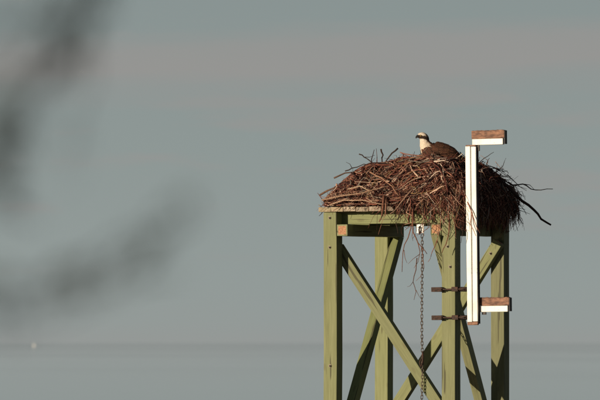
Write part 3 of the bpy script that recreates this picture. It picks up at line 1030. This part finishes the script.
# ------------------------------------------------------------------ chain
chain_b = -inner - 0.02
ct = tl(420.5, 229.5, -0.66)
chain = empty('hanging_chain', wm @ ct, -TH)
tag(chain, 'thin steel chain hanging from a white hook plate under the deck', 'chain')
bm = box_bm(0.088, 0.012, 0.098, 0.006, 2)
hp = link('hook_plate', bm_mesh('hook_plate', bm), chain, M_WHITE)
hp.location = (-0.02, 0, -0.006)
V, F = [], []
sweep(V, F, [Vector((0.0, -0.012, 0.02)), Vector((0.0, -0.03, 0.015)), Vector((0, -0.034, -0.01)), Vector((0, -0.026, -0.04)), Vector((0, -0.012, -0.06))], [0.009] * 5, 8)
link('hook', mesh_vf('hook', V, F), hp, M_RUST).location = (0.0, 0, 0)
def link_mesh(w_, h_, r_):
    V, F = [], []
    pts = []
    n = 14
    for k in range(n):
        an = 2 * math.pi * k / n
        x = math.cos(an) * w_
        z = math.sin(an) * w_ + (h_ if math.sin(an) > 0 else -h_)
        pts.append(Vector((x, 0, z)))
    for k in range(n):
        p = pts[k]
        tn = (pts[(k + 1) % n] - pts[k - 1]).normalized()
        a_ = Vector((0, 1, 0))
        b_ = tn.cross(a_)
        for j in range(6):
            q = 2 * math.pi * j / 6
            V.append(tuple(p + (a_ * math.cos(q) + b_ * math.sin(q)) * r_))
    for k in range(n):
        for j in range(6):
            F.append((k * 6 + j, k * 6 + (j + 1) % 6, ((k + 1) % n) * 6 + (j + 1) % 6, ((k + 1) % n) * 6 + j))
    return mesh_vf('chain_link', V, F)
LM = link_mesh(0.0115, 0.0115, 0.0044)
LM.materials.append(M_CHAIN)
pitch = 0.0365
z = -0.085
k = 0
rc = random.Random(8)
while z > -2.35:
    o = link('chain_link', LM, chain)
    o.location = (0.004 * math.sin(k * 0.21), 0.004 * math.cos(k * 0.3), z)
    o.rotation_euler = (rc.gauss(0, 0.05), rc.gauss(0, 0.08), (math.pi / 2 if k % 2 else 0) + 0.55 + rc.gauss(0, 0.15))
    z -= pitch
    k += 1
V, F = [], []
sweep(V, F, [Vector((0.012, -0.01, -1.34)), Vector((0.018, -0.014, -1.40)), Vector((0.012, -0.016, -1.46)), Vector((-0.014, -0.014, -1.51)), Vector((-0.022, -0.01, -1.46)), Vector((-0.012, -0.01, -1.42))], [0.008, 0.011, 0.011, 0.010, 0.008, 0.006], 8)
link('hook', mesh_vf('hook', V, F), chain, M_RUST)

# ------------------------------------------------------------------ far sail boat
BD = 7200.0
boat = empty('sail_boat', P(34, 343, BD), R(-42))
boat.location.z = 0.0
boat.scale = (0.42, 0.42, 0.42)
tag(boat, 'tiny pale sail boat far off on the sea horizon', 'boat')
bm = bmesh.new()
secs = []
for i in range(9):
    t_ = i / 8
    x = -4 + 8 * t_
    hw = 1.25 * math.sin(math.pi * min(1, 0.25 + 0.75 * t_)) ** 0.7 + 0.02
    secs.append([bm.verts.new((x, -hw, 1.0 + 0.3 * t_)), bm.verts.new((x, -hw * 0.6, -0.1)), bm.verts.new((x, hw * 0.6, -0.1)), bm.verts.new((x, hw, 1.0 + 0.3 * t_))])
for i in range(8):
    for k in range(4):
        bm.faces.new((secs[i][k], secs[i][(k + 1) % 4], secs[i + 1][(k + 1) % 4], secs[i + 1][k]))
bm.faces.new(secs[0][::-1])
bm.faces.new(secs[-1])
link('hull', bm_mesh('hull', bm), boat, M_WHITE)
V, F = [], []
sweep(V, F, [Vector((0.8, 0, 0.9)), Vector((0.8, 0, 10.5))], [0.09, 0.05], 8)
link('mast', mesh_vf('mast', V, F), boat, M_GALV)
V, F = [], []
for side in (0.03, -0.03):
    for i in range(9):
        t_ = i / 8
        for j in range(5):
            u = j / 4
            V.append((0.68 - 3.9 * (1 - t_) ** 0.85 * u, 0.35 * math.sin(math.pi * u) * (1 - t_) + side, 1.9 + 8.3 * t_))
for s0 in (0, 45):
    for i in range(8):
        for j in range(4):
            a_ = s0 + i * 5 + j
            F.append((a_, a_ + 1, a_ + 6, a_ + 5))
link('sail', mesh_vf('sail', V, F), boat, M_WHITE)

# ------------------------------------------------------------------ tree beside the camera, its twigs far out of focus
tree = empty('shore_tree', (-2.6, 6.0, 2.3))
tag(tree, 'dark leafy twigs of a tree hanging blurred before the grey sky', 'tree')
rt = random.Random(17)
T0 = Vector((-2.6, 6.0, 2.3))
def tloc(v):
    return v - T0
V, F = [], []
tp = [Vector((0, 0, -0.3)), Vector((0.03, 0, 0.6)), Vector((0.12, -0.05, 1.6)), Vector((0.10, -0.1, 2.6)), Vector((0.3, -0.1, 3.8)), Vector((0.35, 0.0, 5.0))]
sweep(V, F, tp, [0.17, 0.14, 0.12, 0.10, 0.07, 0.03], 12)
link('trunk', mesh_vf('trunk', V, F), tree, M_BARK)
tips = []
def limb(pts, r0, r1=0.004):
    V, F = [], []
    # smooth through the given points
    sm = []
    for i in range(len(pts) - 1):
        p0, p1, p2, p3 = pts[max(i - 1, 0)], pts[i], pts[i + 1], pts[min(i + 2, len(pts) - 1)]
        for k in range(5):
            sm.append(Vector(catmull(p0, p1, p2, p3, k / 5)))
    sm.append(pts[-1])
    n = len(sm)
    sweep(V, F, sm, [r0 + (r1 - r0) * (i / (n - 1)) ** 0.7 for i in range(n)], 7)
    link('branch', mesh_vf('branch', V, F), tree, M_BARK)
    return sm
LV, LF = [], []
def leaf(p, d, L, wd):
    d = d.normalized()
    s_ = d.cross(Vector((rt.gauss(0, 1), rt.gauss(0, 1), rt.gauss(0, 1))))
    if s_.length < 1e-4:
        return
    s_.normalize()
    up = s_.cross(d) * (0.12 * L)
    b0 = len(LV)
    for q in (p, p + d * L * 0.4 + s_ * wd + up, p + d * L - up, p + d * L * 0.4 - s_ * wd + up):
        LV.append(tuple(q))
    LF.append((b0, b0 + 1, b0 + 2, b0 + 3))
def spray(path, n, spread, L, wd, droop=0.3, t0=0.2):
    for _ in range(n):
        t_ = t0 + (1 - t0) * rt.random()
        f_ = t_ * (len(path) - 1)
        i = min(int(f_), len(path) - 2)
        p = path[i].lerp(path[i + 1], f_ - i)
        d = (path[i + 1] - path[i]).normalized()
        d = d + Vector((rt.gauss(0, spread), rt.gauss(0, spread), rt.gauss(0, spread) - droop))
        leaf(p, d, L * rt.uniform(0.6, 1.2), wd * rt.uniform(0.7, 1.2))
# the two twigs that hang into the picture
def near(px, py, Y):
    return tloc(P(px, py, Y))
TY = 5.4
def strand(path, n, r0=0.0016, jit=4.0, L=0.060, Y=TY):
    "a hanging twig with narrow leaves along it"
    pts = [near(x, y, Y + rt.uniform(-0.25, 0.25)) for x, y in path]
    sm = limb(pts, r0, 0.0010)
    u_ = S * Y
    for _ in range(n):
        f_ = rt.random() * (len(sm) - 1)
        i = min(int(f_), len(sm) - 2)
        p = sm[i].lerp(sm[i + 1], f_ - i)
        d = (sm[i + 1] - sm[i]).normalized()
        p = p + Vector((rt.gauss(0, jit) * u_, rt.gauss(0, 0.04), rt.gauss(0, jit) * u_))
        leaf(p, d + Vector((rt.gauss(0, .25), rt.gauss(0, .3), rt.gauss(0, .25))), L * rt.uniform(0.6, 1.2), 0.0040 * rt.uniform(0.6, 1.2))
    return sm
tw1 = limb([tp[4], tloc(Vector((-1.5, 6.2, 6.0))), tloc(Vector((-0.8, 6.3, 5.3))), tloc(Vector((-0.36, TY, 4.75))), near(101, -28, TY)], 0.03, 0.0024)
strand([(101, -28), (96, 2), (84, 28), (68, 52), (46, 80), (22, 108), (0, 134), (-14, 170)], 60, 0.0022)
strand([(101, -28), (76, -6), (64, 30), (46, 62), (22, 92), (-6, 116)], 32, jit=6)
strand([(101, -28), (60, -4), (40, 26), (22, 60), (-8, 84)], 14, jit=7)
strand([(64, 30), (58, 66), (34, 100), (12, 142), (-4, 190)], 13)
strand([(76, -6), (50, 4), (24, 14), (-10, 22)], 9)
strand([(22, 108), (24, 140), (12, 176), (-8, 210)], 8)
strand([(0, 134), (6, 168), (10, 200)], 7)
strand([(-20, 100), (0, 128), (16, 150)], 6)
strand([(-20, 160), (-4, 190), (20, 206)], 6)
strand([(84, 28), (88, 70), (78, 110), (66, 150)], 6, jit=8)
tw2 = limb([tp[3], tloc(Vector((-1.5, 6.2, 4.5))), tloc(Vector((-0.8, 6.3, 4.1))), near(-150, 300, TY), near(-60, 290, TY)], 0.024, 0.0022)
strand([(-60, 290), (0, 283), (50, 281), (96, 271), (136, 254), (168, 228), (192, 194)], 27, 0.0020, 7.0)
strand([(-60, 290), (-10, 305), (40, 303), (90, 290), (140, 262), (180, 222)], 20, 0.0016, 8.0)
strand([(-10, 305), (20, 324), (70, 312), (122, 286)], 6, jit=7)
strand([(40, 281), (84, 262), (124, 240), (150, 228)], 5, jit=6)
# rest of the crown, outside the frame
for k in range(15):
    an = rt.uniform(0, 2 * math.pi)
    b0 = tp[2].lerp(tp[5], rt.random())
    reach = rt.uniform(0.9, 1.9)
    d = Vector((math.cos(an), math.sin(an), 0))
    if d.x > 0.2:
        reach *= 0.55
    pts = [b0, b0 + d * reach * 0.4 + Vector((0, 0, 0.35)), b0 + d * reach * 0.8 + Vector((0, 0, 0.35)), b0 + d * reach + Vector((0, 0, -0.1))]
    pth = limb(pts, 0.028, 0.004)
    for _ in range(5):
        q = pth[rt.randrange(6, len(pth))]
        e = q + Vector((rt.gauss(0, .3), rt.gauss(0, .3), rt.gauss(-0.1, .25)))
        spray([q, q.lerp(e, 0.5) + Vector((0, 0, 0.05)), e], 70, 0.55, 0.07, 0.007, 0.4)
fo = link('foliage', mesh_vf('foliage', LV, LF, smooth=False), tree, M_LEAF)
tag(fo, kind='stuff')
